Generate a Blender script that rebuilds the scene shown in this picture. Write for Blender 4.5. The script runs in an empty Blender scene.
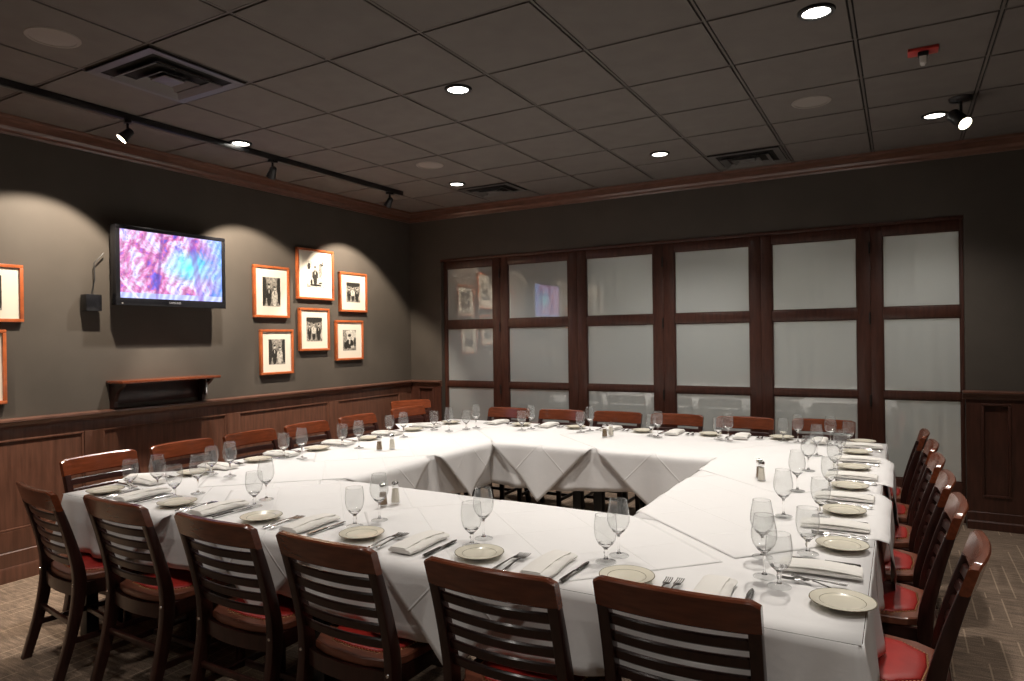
import bpy, bmesh, math, random
from mathutils import Vector, Matrix
random.seed(7)
PI = math.pi
scene = bpy.context.scene
COL = scene.collection

# ------------------------------------------------------------------ materials
MATS = {}
def nt(name):
    m = bpy.data.materials.new(name); m.use_nodes = True
    t = m.node_tree; b = t.nodes['Principled BSDF']
    MATS[name] = m
    return m, t, b
def link(t, a, b): t.links.new(a, b)
def node(t, k, **kw):
    n = t.nodes.new(k)
    for a, v in kw.items():
        if a in n.inputs.keys() if isinstance(a, str) else False: n.inputs[a].default_value = v
        else: setattr(n, a, v)
    return n
def simple(name, col, rough=.5, metal=0, coat=0, spec=.5, noise=0, nscale=20, bump=0, bscale=200, stretch=None):
    m, t, b = nt(name)
    b.inputs['Base Color'].default_value = (*col, 1)
    b.inputs['Roughness'].default_value = rough
    b.inputs['Metallic'].default_value = metal
    b.inputs['Coat Weight'].default_value = coat
    b.inputs['Coat Roughness'].default_value = .12
    b.inputs['Specular IOR Level'].default_value = spec
    tc = t.nodes.new('ShaderNodeTexCoord'); mp = t.nodes.new('ShaderNodeMapping')
    link(t, tc.outputs['Object'], mp.inputs['Vector'])
    if stretch: mp.inputs['Scale'].default_value = stretch
    if noise:
        n = t.nodes.new('ShaderNodeTexNoise'); n.inputs['Scale'].default_value = nscale
        n.inputs['Detail'].default_value = 5
        link(t, mp.outputs[0], n.inputs['Vector'])
        r = t.nodes.new('ShaderNodeValToRGB')
        r.color_ramp.elements[0].position = .3; r.color_ramp.elements[1].position = .7
        r.color_ramp.elements[0].color = (*[c*(1-noise) for c in col], 1)
        r.color_ramp.elements[1].color = (*[min(1, c*(1+noise)) for c in col], 1)
        link(t, n.outputs['Fac'], r.inputs['Fac']); link(t, r.outputs[0], b.inputs['Base Color'])
    if bump:
        n2 = t.nodes.new('ShaderNodeTexNoise'); n2.inputs['Scale'].default_value = bscale
        link(t, mp.outputs[0], n2.inputs['Vector'])
        bp = t.nodes.new('ShaderNodeBump'); bp.inputs['Strength'].default_value = bump
        bp.inputs['Distance'].default_value = .002
        link(t, n2.outputs['Fac'], bp.inputs['Height']); link(t, bp.outputs[0], b.inputs['Normal'])
    return m

WALL = simple('wall_paint', (.082, .070, .058), .72, noise=.08, nscale=3, bump=.15, bscale=120, spec=.3)
CEIL = simple('ceiling_tile_paint', (.165, .148, .135), .9, noise=.05, nscale=8, bump=.3, bscale=300, spec=.1)
GRID = simple('ceiling_grid_metal', (.12, .105, .095), .6, spec=.3)
GAP = simple('shadow_gap', (.012, .01, .009), .9)
WOOD_TRIM = simple('mahogany_trim', (.125, .058, .040), .3, coat=.35, noise=.3, nscale=9, stretch=(1, 1, 7))
WOOD_PANEL = simple('mahogany_panel', (.125, .055, .035), .38, coat=.15, noise=.28, nscale=6, stretch=(6, 6, .6))
WOOD_DOOR = simple('dark_door_wood', (.062, .022, .014), .4, coat=.12, noise=.28, nscale=8, stretch=(6, 6, .7))
WOOD_DARK = simple('espresso_wood', (.030, .010, .0075), .3, coat=.12, spec=.35, noise=.3, nscale=10, stretch=(6, 6, 1))
WOOD_LIT_RAIL = simple('lit_rail_wood', (.15, .036, .013), .25, coat=.35, noise=.25, nscale=9, stretch=(1, 6, 6))  # redder chair wood: lamp light on the top rails put into its colour
WOOD_SEAT = simple('cherry_seat_wood', (.19, .062, .035), .35, coat=.2, noise=.2, nscale=9, stretch=(1, 5, 5))
VINYL = simple('red_vinyl', (.36, .020, .015), .42, noise=.12, nscale=14, bump=.15, bscale=400)
BRASS = simple('brass_nail', (.80, .52, .26), .3, metal=1)
CHROME = simple('chrome', (.72, .72, .72), .16, metal=1)
STEEL = simple('stainless_cutlery', (.55, .54, .53), .2, metal=1)
BLACK = simple('black_metal', (.012, .012, .013), .35)
BLACKP = simple('black_plastic', (.009, .009, .011), .22)
GREYMETAL = simple('painted_vent_metal', (.11, .105, .10), .45)
GRILLE = simple('speaker_grille', (.27, .24, .215), .7)
RED = simple('red_plate', (.45, .035, .03), .4)
CLEAR = simple('strobe_lens', (.75, .72, .68), .15, coat=.5)
FRAME = simple('orange_brown_frame', (.40, .10, .03), .32, coat=.3, noise=.2, nscale=20)
MATB = simple('picture_mat_board', (.68, .63, .54), .8)
PH_D = simple('photo_black', (.03, .028, .025), .4, noise=.8, nscale=90)
PH_G = simple('photo_grey', (.25, .23, .20), .4, noise=.7, nscale=60)
PH_W = simple('photo_white', (.52, .49, .43), .4, noise=.45, nscale=70)
SALT = simple('salt_grains', (.75, .70, .6), .8)
PEPPER = simple('pepper_grains', (.20, .13, .07), .9, noise=.7, nscale=500)
PLATE = simple('cream_china', (.76, .72, .60), .18, coat=.4)
PLATE_LINE = simple('plate_band', (.16, .14, .09), .25)
NAPKIN = simple('white_napkin', (.82, .80, .76), .85, bump=.25, bscale=900, spec=.2)
LOGO = simple('logo_grey', (.30, .30, .32), .4)
HINGE = simple('hinge_dark', (.015, .012, .01), .4)

def cloth_mat(name, crease):
    m, t, b = nt(name)
    b.inputs['Base Color'].default_value = (.80, .79, .785, 1)
    b.inputs['Roughness'].default_value = .85
    b.inputs['Specular IOR Level'].default_value = .15
    tc = t.nodes.new('ShaderNodeTexCoord')
    n = t.nodes.new('ShaderNodeTexNoise'); n.inputs['Scale'].default_value = 700
    n2 = t.nodes.new('ShaderNodeTexNoise'); n2.inputs['Scale'].default_value = 4; n2.inputs['Detail'].default_value = 6
    link(t, tc.outputs['Object'], n.inputs['Vector']); link(t, tc.outputs['Object'], n2.inputs['Vector'])
    b1 = t.nodes.new('ShaderNodeBump'); b1.inputs['Strength'].default_value = .15; b1.inputs['Distance'].default_value = .001
    b2 = t.nodes.new('ShaderNodeBump'); b2.inputs['Strength'].default_value = .35; b2.inputs['Distance'].default_value = .02
    link(t, n.outputs['Fac'], b1.inputs['Height']); link(t, n2.outputs['Fac'], b2.inputs['Height'])
    link(t, b1.outputs[0], b2.inputs['Normal'])
    last = b2
    if crease:   # pressed fold lines parallel to the hems (UV is the flat cloth)
        sp = t.nodes.new('ShaderNodeSeparateXYZ'); link(t, tc.outputs['UV'], sp.inputs[0])
        hs = []
        for ax in (0, 1):
            for f in (.22, .5, .78):
                s = t.nodes.new('ShaderNodeMath'); s.operation = 'SUBTRACT'; s.inputs[1].default_value = f
                a = t.nodes.new('ShaderNodeMath'); a.operation = 'ABSOLUTE'
                mr = t.nodes.new('ShaderNodeMapRange'); mr.inputs['From Max'].default_value = .005
                mr.inputs['To Min'].default_value = 1; mr.inputs['To Max'].default_value = 0
                link(t, sp.outputs[ax], s.inputs[0]); link(t, s.outputs[0], a.inputs[0]); link(t, a.outputs[0], mr.inputs['Value'])
                hs.append(mr.outputs[0])
        acc = hs[0]
        for h in hs[1:]:
            mx = t.nodes.new('ShaderNodeMath'); mx.operation = 'MAXIMUM'
            link(t, acc, mx.inputs[0]); link(t, h, mx.inputs[1]); acc = mx.outputs[0]
        b3 = t.nodes.new('ShaderNodeBump'); b3.inputs['Strength'].default_value = .5; b3.inputs['Distance'].default_value = .004
        link(t, acc, b3.inputs['Height']); link(t, b2.outputs[0], b3.inputs['Normal']); last = b3
    link(t, last.outputs[0], b.inputs['Normal'])
    return m
CLOTH = cloth_mat('white_table_linen', False)
CLOTH_O = cloth_mat('white_overlay_linen', True)

def carpet():
    m, t, b = nt('patterned_carpet')
    b.inputs['Roughness'].default_value = .95; b.inputs['Specular IOR Level'].default_value = .1
    tc = t.nodes.new('ShaderNodeTexCoord')
    sep = t.nodes.new('ShaderNodeSeparateXYZ'); link(t, tc.outputs['Object'], sep.inputs[0])
    def mth(op, a, b=None):
        q = t.nodes.new('ShaderNodeMath'); q.operation = op
        for k, v in ((0, a), (1, b)):
            if v is None: continue
            if isinstance(v, (int, float)): q.inputs[k].default_value = v
            else: link(t, v, q.inputs[k])
        return q.outputs[0]
    def dashes(ax, sc, dens, wd, thr):
        x = mth('MULTIPLY', sep.outputs[ax], sc)
        on = mth('LESS_THAN', mth('FRACT', x), wd)
        cb = t.nodes.new('ShaderNodeCombineXYZ')
        link(t, mth('MULTIPLY', mth('FLOOR', x), 7.31), cb.inputs[0]); link(t, mth('MULTIPLY', sep.outputs[1-ax], dens), cb.inputs[1])
        ns = t.nodes.new('ShaderNodeTexNoise'); ns.inputs['Scale'].default_value = 1; ns.inputs['Detail'].default_value = 1
        link(t, cb.outputs[0], ns.inputs['Vector'])
        return mth('MULTIPLY', on, mth('GREATER_THAN', ns.outputs['Fac'], thr))
    a = dashes(0, 13.5, 2.6, .10, .49)
    c = dashes(1, 24, 3.0, .16, .52)
    n = t.nodes.new('ShaderNodeTexNoise'); n.inputs['Scale'].default_value = 220; n.inputs['Detail'].default_value = 4
    link(t, tc.outputs['Object'], n.inputs['Vector'])
    n2 = t.nodes.new('ShaderNodeTexNoise'); n2.inputs['Scale'].default_value = 9; n2.inputs['Detail'].default_value = 6
    mp = t.nodes.new('ShaderNodeMapping'); mp.inputs['Scale'].default_value = (1, 6, 1)
    link(t, tc.outputs['Object'], mp.inputs['Vector']); link(t, mp.outputs[0], n2.inputs['Vector'])
    r = t.nodes.new('ShaderNodeValToRGB')
    r.color_ramp.elements[0].color = (.15, .108, .080, 1); r.color_ramp.elements[0].position = .35
    r.color_ramp.elements[1].color = (.33, .25, .19, 1); r.color_ramp.elements[1].position = .68
    link(t, n.outputs['Fac'], r.inputs['Fac'])
    r2 = t.nodes.new('ShaderNodeValToRGB')
    r2.color_ramp.elements[0].color = (.7, .7, .7, 1); r2.color_ramp.elements[0].position = .4
    r2.color_ramp.elements[1].color = (1.15, 1.12, 1.1, 1); r2.color_ramp.elements[1].position = .65
    link(t, n2.outputs['Fac'], r2.inputs['Fac'])
    mu = t.nodes.new('ShaderNodeMix'); mu.data_type = 'RGBA'; mu.blend_type = 'MULTIPLY'; mu.inputs['Factor'].default_value = 1
    link(t, r.outputs[0], mu.inputs['A']); link(t, r2.outputs[0], mu.inputs['B'])
    cur = mu.outputs['Result']
    for f, s, col in ((a, .6, (.46, .35, .25, 1)), (c, .3, (.40, .30, .21, 1))):
        ml = t.nodes.new('ShaderNodeMath'); ml.operation = 'MULTIPLY'; ml.inputs[1].default_value = s
        link(t, f, ml.inputs[0])
        mx = t.nodes.new('ShaderNodeMix'); mx.data_type = 'RGBA'
        link(t, ml.outputs[0], mx.inputs['Factor']); link(t, cur, mx.inputs['A']); mx.inputs['B'].default_value = col
        cur = mx.outputs['Result']
    link(t, cur, b.inputs['Base Color'])
    bp = t.nodes.new('ShaderNodeBump'); bp.inputs['Strength'].default_value = .6; bp.inputs['Distance'].default_value = .004
    link(t, n.outputs['Fac'], bp.inputs['Height']); link(t, bp.outputs[0], b.inputs['Normal'])
    return m
CARPET = carpet()

def emis(name, col, s):
    m, t, b = nt(name)
    b.inputs['Base Color'].default_value = (*col, 1)
    b.inputs['Emission Color'].default_value = (*col, 1); b.inputs['Emission Strength'].default_value = s
    return m
LAMP = emis('lamp_lens', (1, .95, .86), 12)
LAMP_SMALL = emis('spot_lens', (1, .86, .62), 9)

def facing_reflect(t, base, gain, power):
    lw = t.nodes.new('ShaderNodeLayerWeight'); lw.inputs['Blend'].default_value = .5
    p = t.nodes.new('ShaderNodeMath'); p.operation = 'POWER'; p.inputs[1].default_value = power
    q = t.nodes.new('ShaderNodeMath'); q.operation = 'MULTIPLY_ADD'; q.inputs[1].default_value = gain; q.inputs[2].default_value = base
    link(t, lw.outputs['Facing'], p.inputs[0]); link(t, p.outputs[0], q.inputs[0])
    return q.outputs[0]
def thin_glass(name, edge=.28, tint=(.993, .996, .994), ior=1.35):
    m = bpy.data.materials.new(name); m.use_nodes = True; MATS[name] = m
    t = m.node_tree; t.nodes.clear()
    o = t.nodes.new('ShaderNodeOutputMaterial')
    lw = t.nodes.new('ShaderNodeLayerWeight'); lw.inputs['Blend'].default_value = .5
    r = t.nodes.new('ShaderNodeValToRGB')
    r.color_ramp.elements[0].color = (*tint, 1); r.color_ramp.elements[0].position = .72
    r.color_ramp.elements[1].color = (edge, edge, edge, 1); r.color_ramp.elements[1].position = 1
    link(t, lw.outputs['Facing'], r.inputs['Fac'])
    tr = t.nodes.new('ShaderNodeBsdfTransparent'); link(t, r.outputs[0], tr.inputs['Color'])
    gl = t.nodes.new('ShaderNodeBsdfGlossy'); gl.inputs['Roughness'].default_value = .03
    fr = facing_reflect(t, .034, .6, 4)
    mx = t.nodes.new('ShaderNodeMixShader')
    hz = t.nodes.new('ShaderNodeBsdfTranslucent'); hz.inputs['Color'].default_value = (.9, .93, .95, 1)
    hd = t.nodes.new('ShaderNodeBsdfDiffuse'); hd.inputs['Color'].default_value = (.9, .93, .95, 1)
    h2 = t.nodes.new('ShaderNodeMixShader'); link(t, hz.outputs[0], h2.inputs[1]); link(t, hd.outputs[0], h2.inputs[2])
    m0 = t.nodes.new('ShaderNodeMixShader'); m0.inputs['Fac'].default_value = .045      # milky haze painted in for refracted and reflected table light
    link(t, tr.outputs[0], m0.inputs[1]); link(t, h2.outputs[0], m0.inputs[2])
    link(t, fr, mx.inputs['Fac']); link(t, m0.outputs[0], mx.inputs[1]); link(t, gl.outputs[0], mx.inputs[2])
    link(t, mx.outputs[0], o.inputs['Surface'])
    return m
GLASS_THIN = thin_glass('bowl_glass')
def solid_glass():
    m, t, b = nt('stem_glass')
    b.inputs['Base Color'].default_value = (1, 1, 1, 1); b.inputs['Transmission Weight'].default_value = 1
    b.inputs['Roughness'].default_value = .0; b.inputs['IOR'].default_value = 1.45
    return m
GLASS_SOLID = solid_glass()

def frosted():
    m = bpy.data.materials.new('frosted_pane'); m.use_nodes = True; MATS['frosted_pane'] = m
    t = m.node_tree; t.nodes.clear()
    o = t.nodes.new('ShaderNodeOutputMaterial')
    di = t.nodes.new('ShaderNodeBsdfDiffuse'); di.inputs['Color'].default_value = (.70, .74, .76, 1)
    tl = t.nodes.new('ShaderNodeBsdfTranslucent'); tl.inputs['Color'].default_value = (.72, .77, .80, 1)
    md = t.nodes.new('ShaderNodeMixShader'); md.inputs['Fac'].default_value = .35
    link(t, di.outputs[0], md.inputs[1]); link(t, tl.outputs[0], md.inputs[2])
    tr = t.nodes.new('ShaderNodeBsdfTransparent'); tr.inputs['Color'].default_value = (.95, .97, .96, 1)
    m1 = t.nodes.new('ShaderNodeMixShader'); m1.inputs['Fac'].default_value = .5
    link(t, tr.outputs[0], m1.inputs[1]); link(t, md.outputs[0], m1.inputs[2])
    gl = t.nodes.new('ShaderNodeBsdfGlossy'); gl.inputs['Roughness'].default_value = .03
    m2 = t.nodes.new('ShaderNodeMixShader')
    link(t, facing_reflect(t, .15, .6, 4), m2.inputs['Fac']); link(t, m1.outputs[0], m2.inputs[1]); link(t, gl.outputs[0], m2.inputs[2])
    link(t, m2.outputs[0], o.inputs['Surface'])
    return m
FROST = frosted()
def sheer():
    m = bpy.data.materials.new('sheer_curtain'); m.use_nodes = True
    t = m.node_tree; t.nodes.clear(); o = t.nodes.new('ShaderNodeOutputMaterial')
    a = t.nodes.new('ShaderNodeBsdfDiffuse'); a.inputs['Color'].default_value = (.82, .79, .72, 1)
    b = t.nodes.new('ShaderNodeBsdfTranslucent'); b.inputs['Color'].default_value = (.82, .79, .72, 1)
    x = t.nodes.new('ShaderNodeMixShader'); x.inputs['Fac'].default_value = .45
    link(t, a.outputs[0], x.inputs[1]); link(t, b.outputs[0], x.inputs[2]); link(t, x.outputs[0], o.inputs['Surface'])
    return m
CURTAIN = sheer()

def screen_mat():
    m, t, b = nt('tv_picture')
    tc = t.nodes.new('ShaderNodeTexCoord')
    sep = t.nodes.new('ShaderNodeSeparateXYZ'); link(t, tc.outputs['UV'], sep.inputs[0])
    mp = t.nodes.new('ShaderNodeMapping'); mp.inputs['Scale'].default_value = (3.2, 1.8, 1); mp.inputs['Rotation'].default_value = (0, 0, .5)
    link(t, tc.outputs['UV'], mp.inputs['Vector'])
    n = t.nodes.new('ShaderNodeTexNoise'); n.inputs['Scale'].default_value = 1.6; n.inputs['Detail'].default_value = 12; n.inputs['Roughness'].default_value = .68; n.inputs['Distortion'].default_value = .35
    link(t, mp.outputs[0], n.inputs['Vector'])
    r = t.nodes.new('ShaderNodeValToRGB'); cr = r.color_ramp
    cols = [(.30, (.03, .05, .22)), (.39, (.16, .12, .60)), (.45, (.50, .13, .33)), (.50, (.62, .30, .55)), (.55, (.72, .62, .95)), (.62, (.22, .20, .75)), (.72, (.45, .08, .2))]
    cr.elements[0].position = cols[0][0]; cr.elements[0].color = (*cols[0][1], 1)
    cr.elements[1].position = cols[-1][0]; cr.elements[1].color = (*cols[-1][1], 1)
    for p, c in cols[1:-1]:
        e = cr.elements.new(p); e.color = (*c, 1)
    link(t, n.outputs['Fac'], r.inputs['Fac'])
    # bright cyan flare right of centre and a bluish right edge
    g = t.nodes.new('ShaderNodeMapping'); g.inputs['Location'].default_value = (-.66*3.4, -.52*3.2, 0); g.inputs['Scale'].default_value = (3.4, 3.2, 1)
    link(t, tc.outputs['UV'], g.inputs['Vector'])
    gr = t.nodes.new('ShaderNodeTexGradient'); gr.gradient_type = 'SPHERICAL'; link(t, g.outputs[0], gr.inputs['Vector'])
    mx = t.nodes.new('ShaderNodeMix'); mx.data_type = 'RGBA'
    link(t, gr.outputs['Fac'], mx.inputs['Factor']); link(t, r.outputs[0], mx.inputs['A']); mx.inputs['B'].default_value = (.12, .85, 1, 1)
    rr = t.nodes.new('ShaderNodeMapRange'); rr.inputs['From Min'].default_value = .72; rr.inputs['From Max'].default_value = 1
    rr.inputs['To Max'].default_value = .75
    link(t, sep.outputs[0], rr.inputs['Value'])
    m2 = t.nodes.new('ShaderNodeMix'); m2.data_type = 'RGBA'
    link(t, rr.outputs[0], m2.inputs['Factor']); link(t, mx.outputs['Result'], m2.inputs['A']); m2.inputs['B'].default_value = (.10, .40, 1, 1)
    # pale caption bar near the bottom
    lt = t.nodes.new('ShaderNodeMath'); lt.operation = 'LESS_THAN'; lt.inputs[1].default_value = .085
    link(t, sep.outputs[1], lt.inputs[0])
    m3 = t.nodes.new('ShaderNodeMix'); m3.data_type = 'RGBA'
    link(t, lt.outputs[0], m3.inputs['Factor']); link(t, m2.outputs['Result'], m3.inputs['A']); m3.inputs['B'].default_value = (.45, .50, .95, 1)
    # fine diagonal structure lines
    w = t.nodes.new('ShaderNodeTexWave'); w.inputs['Scale'].default_value = 1.6; w.inputs['Distortion'].default_value = 6; w.inputs['Detail'].default_value = 4
    link(t, mp.outputs[0], w.inputs['Vector'])
    mr = t.nodes.new('ShaderNodeMapRange'); mr.inputs['To Min'].default_value = .7; mr.inputs['To Max'].default_value = 1.15
    link(t, w.outputs['Fac'], mr.inputs['Value'])
    m4 = t.nodes.new('ShaderNodeMix'); m4.data_type = 'RGBA'; m4.blend_type = 'MULTIPLY'; m4.inputs['Factor'].default_value = 1
    link(t, m3.outputs['Result'], m4.inputs['A']); link(t, mr.outputs[0], m4.inputs['B'])
    cur = m4.outputs['Result']
    for u0, sl, wd, col, am in ((.77, .10, .045, (.20, .06, .38, 1), .6), (.33, -.06, .02, (.12, .05, .25, 1), .6), (.16, .55, .018, (.95, .8, 1, 1), .5)):
        q = t.nodes.new('ShaderNodeMath'); q.operation = 'MULTIPLY_ADD'; q.inputs[1].default_value = sl; q.inputs[2].default_value = -u0
        link(t, sep.outputs[1], q.inputs[0])
        q1 = t.nodes.new('ShaderNodeMath'); q1.operation = 'ADD'; link(t, sep.outputs[0], q1.inputs[0]); link(t, q.outputs[0], q1.inputs[1])
        q2 = t.nodes.new('ShaderNodeMath'); q2.operation = 'ABSOLUTE'; link(t, q1.outputs[0], q2.inputs[0])
        q3 = t.nodes.new('ShaderNodeMapRange'); q3.inputs['From Min'].default_value = wd*.4; q3.inputs['From Max'].default_value = wd
        q3.inputs['To Min'].default_value = am; q3.inputs['To Max'].default_value = 0; link(t, q2.outputs[0], q3.inputs['Value'])
        mm = t.nodes.new('ShaderNodeMix'); mm.data_type = 'RGBA'; link(t, q3.outputs[0], mm.inputs['Factor']); link(t, cur, mm.inputs['A']); mm.inputs['B'].default_value = col
        cur = mm.outputs['Result']
    b.inputs['Base Color'].default_value = (.01, .01, .01, 1)
    link(t, cur, b.inputs['Emission Color']); b.inputs['Emission Strength'].default_value = TV_S
    b.inputs['Roughness'].default_value = .15
    return m
TV_S = 1.45
SCREEN = screen_mat()

# ------------------------------------------------------------------ mesh builder
class MB:
    def __init__(s): s.v = []; s.f = []; s.m = []; s.cur = 0; s.uv = None
    def add(s, vs, fs):
        o = len(s.v); s.v += [tuple(v) for v in vs]
        for f in fs: s.f.append(tuple(i+o for i in f)); s.m.append(s.cur)
        return s
    def box(s, x0, x1, y0, y1, z0, z1, b=0):
        if x0 > x1: x0, x1 = x1, x0
        if y0 > y1: y0, y1 = y1, y0
        if b <= 0:
            vs = [(x, y, z) for z in (z0, z1) for (x, y) in ((x0, y0), (x1, y0), (x1, y1), (x0, y1))]
            return s.add(vs, [(3, 2, 1, 0), (4, 5, 6, 7), (0, 1, 5, 4), (1, 2, 6, 5), (2, 3, 7, 6), (3, 0, 4, 7)])
        bm = bmesh.new()
        bmesh.ops.create_cube(bm, size=1, matrix=Matrix.Translation(((x0+x1)/2, (y0+y1)/2, (z0+z1)/2)) @ Matrix.Diagonal((x1-x0, y1-y0, z1-z0, 1)))
        bmesh.ops.bevel(bm, geom=bm.edges[:], offset=b, segments=2, profile=.5, affect='EDGES')
        s.bm(bm); return s
    def bm(s, bm):
        bm.verts.index_update()
        s.add([v.co[:] for v in bm.verts], [[v.index for v in f.verts] for f in bm.faces]); bm.free(); return s
    def loft(s, rings, caps=True, closed=True):
        n = len(rings[0]); vs = [p for r in rings for p in r]; fs = []
        for i in range(len(rings)-1):
            for j in range(n if closed else n-1):
                k = (j+1) % n
                fs.append((i*n+j, i*n+k, (i+1)*n+k, (i+1)*n+j))
        if caps:
            fs.append(tuple(range(n-1, -1, -1))); fs.append(tuple((len(rings)-1)*n+j for j in range(n)))
        return s.add(vs, fs)
    def lathe(s, prof, n=28, c=(0, 0, 0), caps=False, ax='z'):
        rings = []
        for (r, z) in prof:
            ring = []
            for j in range(n):
                a = 2*PI*j/n
                p = (r*math.cos(a), r*math.sin(a), z)
                ring.append((c[0]+p[0], c[1]+p[1], c[2]+p[2]))
            rings.append(ring)
        return s.loft(rings, caps)
    def tube(s, pts, r, n=8):
        pts = [Vector(p) for p in pts]; rings = []
        for i, p in enumerate(pts):
            d = (pts[min(i+1, len(pts)-1)]-pts[max(i-1, 0)]).normalized()
            u = d.orthogonal().normalized() if i == 0 else (u - d*u.dot(d)).normalized()
            w = d.cross(u); rr = r[i] if isinstance(r, (list, tuple)) else r
            rings.append([tuple(p+(u*math.cos(2*PI*j/n)+w*math.sin(2*PI*j/n))*rr) for j in range(n)])
        return s.loft(rings)
    def sweep_y(s, prof, y0, y1):   # profile (x,z) swept along y
        return s.loft([[(x, y0, z) for x, z in prof], [(x, y1, z) for x, z in prof]])
    def sweep_x(s, prof, x0, x1):   # profile (y,z) swept along x
        return s.loft([[(x0, y, z) for y, z in prof], [(x1, y, z) for y, z in prof]])
    def grid(s, P, uv=None):
        ny, nx = len(P), len(P[0]); fs = []
        for i in range(ny-1):
            for j in range(nx-1):
                fs.append((i*nx+j, i*nx+j+1, (i+1)*nx+j+1, (i+1)*nx+j))
        return s.add([p for r in P for p in r], fs)
    def build(s, name, mats, parent=None, smooth=30, loc=None, norm=True, mods=None, xf=None):
        me = bpy.data.meshes.new(name)
        vs = s.v if xf is None else [tuple(xf @ Vector(v)) for v in s.v]
        me.from_pydata(vs, [], s.f)
        for m in (mats if isinstance(mats, (list, tuple)) else [mats]): me.materials.append(m)
        me.polygons.foreach_set('material_index', s.m)
        if norm:
            bm = bmesh.new(); bm.from_mesh(me); bmesh.ops.recalc_face_normals(bm, faces=bm.faces); bm.to_mesh(me); bm.free()
        if smooth:
            me.polygons.foreach_set('use_smooth', [True]*len(me.polygons))
            me.set_sharp_from_angle(angle=math.radians(smooth))
        me.update()
        o = bpy.data.objects.new(name, me); COL.objects.link(o)
        if parent: o.parent = parent
        if loc: o.location = loc
        return o

def tag(o, label=None, cat=None, group=None, kind=None):
    if label: o['label'] = label
    if cat: o['category'] = cat
    if group: o['group'] = group
    if kind: o['kind'] = kind
    return o
def empty(name, loc=(0, 0, 0), rz=0):
    o = bpy.data.objects.new(name, None); COL.objects.link(o)
    o.location = loc; o.rotation_euler = (0, 0, rz); o.empty_display_size = .05
    return o
def kids(o): return [c for c in bpy.data.objects if c.parent == o]
def copy_tree(o, parent=None):
    c = o.copy(); COL.objects.link(c)
    if parent: c.parent = parent
    for ch in kids(o): copy_tree(ch, c)
    return c
class Proto:                       # the first use moves the prototype itself, later uses copy it
    def __init__(s, o): s.o = o; s.used = False
    def put(s, loc, rz, label, group, name=None):
        o = s.o if not s.used else copy_tree(s.o)
        s.used = True
        o.location = loc; o.rotation_euler = (0, 0, rz); o['label'] = label; o['group'] = group
        return o
def struct(o, label=None, cat=None): return tag(o, label, cat, None, 'structure')

# ------------------------------------------------------------------ the room
XL, XR, YN, YB, H = -2.48, 4.6, -4.9, 3.2, 3.045
T = .6096
OX0, OX1, OZ = -2.03, 3.065, 2.475      # opening of the glazed doors

o = MB().box(XL-.1, XR+.1, YN-.1, YB+2.4, -.1, 0).build('floor', CARPET, smooth=0); struct(o, 'brown patterned carpet with pale broken lines', 'floor')
# ceiling: one mesh of lay-in tiles between T-bars
mb = MB()
mb.cur = 1; mb.box(XL-.1, XR+.1, YN-.1, YB+.1, H+.012, H+.1)
mb.cur = 2
for i in range(-5, 9):
    x = i*T
    if XL < x < XR: mb.box(x-.006, x+.006, YN, YB, H+.002, H+.02)
for j in range(-8, 7):
    y = j*T
    if YN < y < YB: mb.box(XL, XR, y-.006, y+.006, H+.0022, H+.02)
mb.cur = 0
g = .0145
for i in range(-5, 8):
    for j in range(-9, 6):
        x0, x1 = max(XL, i*T+g), min(XR, (i+1)*T-g)
        y0, y1 = max(YN, j*T+g), min(YB, (j+1)*T-g)
        if x1-x0 < .03 or y1-y0 < .03: continue
        mb.box(x0, x1, y0, y1, H-.001, H+.015)
o = mb.build('ceiling', [CEIL, GAP, GRID], smooth=0, norm=False); struct(o, 'dark painted lay-in tile ceiling with metal grid', 'ceiling')
# walls
struct(MB().box(XL-.1, XL, YN-.1, YB+.1, 0, H+.05).build('wall_left', WALL, smooth=0), 'dark taupe wall with television and framed photographs', 'wall')
struct(MB().box(XR, XR+.1, YN-.1, YB+.1, 0, H+.05).build('wall_right', WALL, smooth=0), 'dark taupe side wall on the right', 'wall')
struct(MB().box(XL-.1, XR+.1, YN-.1, YN, 0, H+.05).build('wall_front', WALL, smooth=0), 'dark taupe wall behind the camera', 'wall')
mb = MB()
mb.box(XL, OX0, YB, YB+.15, 0, H+.05); mb.box(OX1, XR, YB, YB+.15, 0, H+.05); mb.box(OX0, OX1, YB, YB+.15, OZ, H+.05)
struct(mb.build('wall_back', WALL, smooth=0), 'dark taupe end wall around the glazed folding doors', 'wall')
# crown moulding
CR = [(0, -.10), (.012, -.10), (.018, -.088), (.03, -.083), (.042, -.07), (.048, -.055), (.07, -.042), (.095, -.03), (.105, -.022), (.12, -.02), (.128, -.012), (.13, 0), (0, 0)]
n = 0
def trim(mb, mat, label, smooth=35):
    global n
    n += 1
    o = mb.build('trim_%d' % n, mat, smooth=smooth); struct(o, label, 'trim'); return o
trim(MB().sweep_y([(XL+a, H+b) for a, b in CR], YN, YB), WOOD_TRIM, 'stepped mahogany crown moulding along the television wall')
trim(MB().sweep_x([(YB-a, H+b) for a, b in CR], XL, XR), WOOD_TRIM, 'stepped mahogany crown moulding above the glazed doors')
trim(MB().sweep_y([(XR-a, H+b) for a, b in CR], YN, YB), WOOD_TRIM, 'stepped mahogany crown moulding on the right wall')
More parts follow.
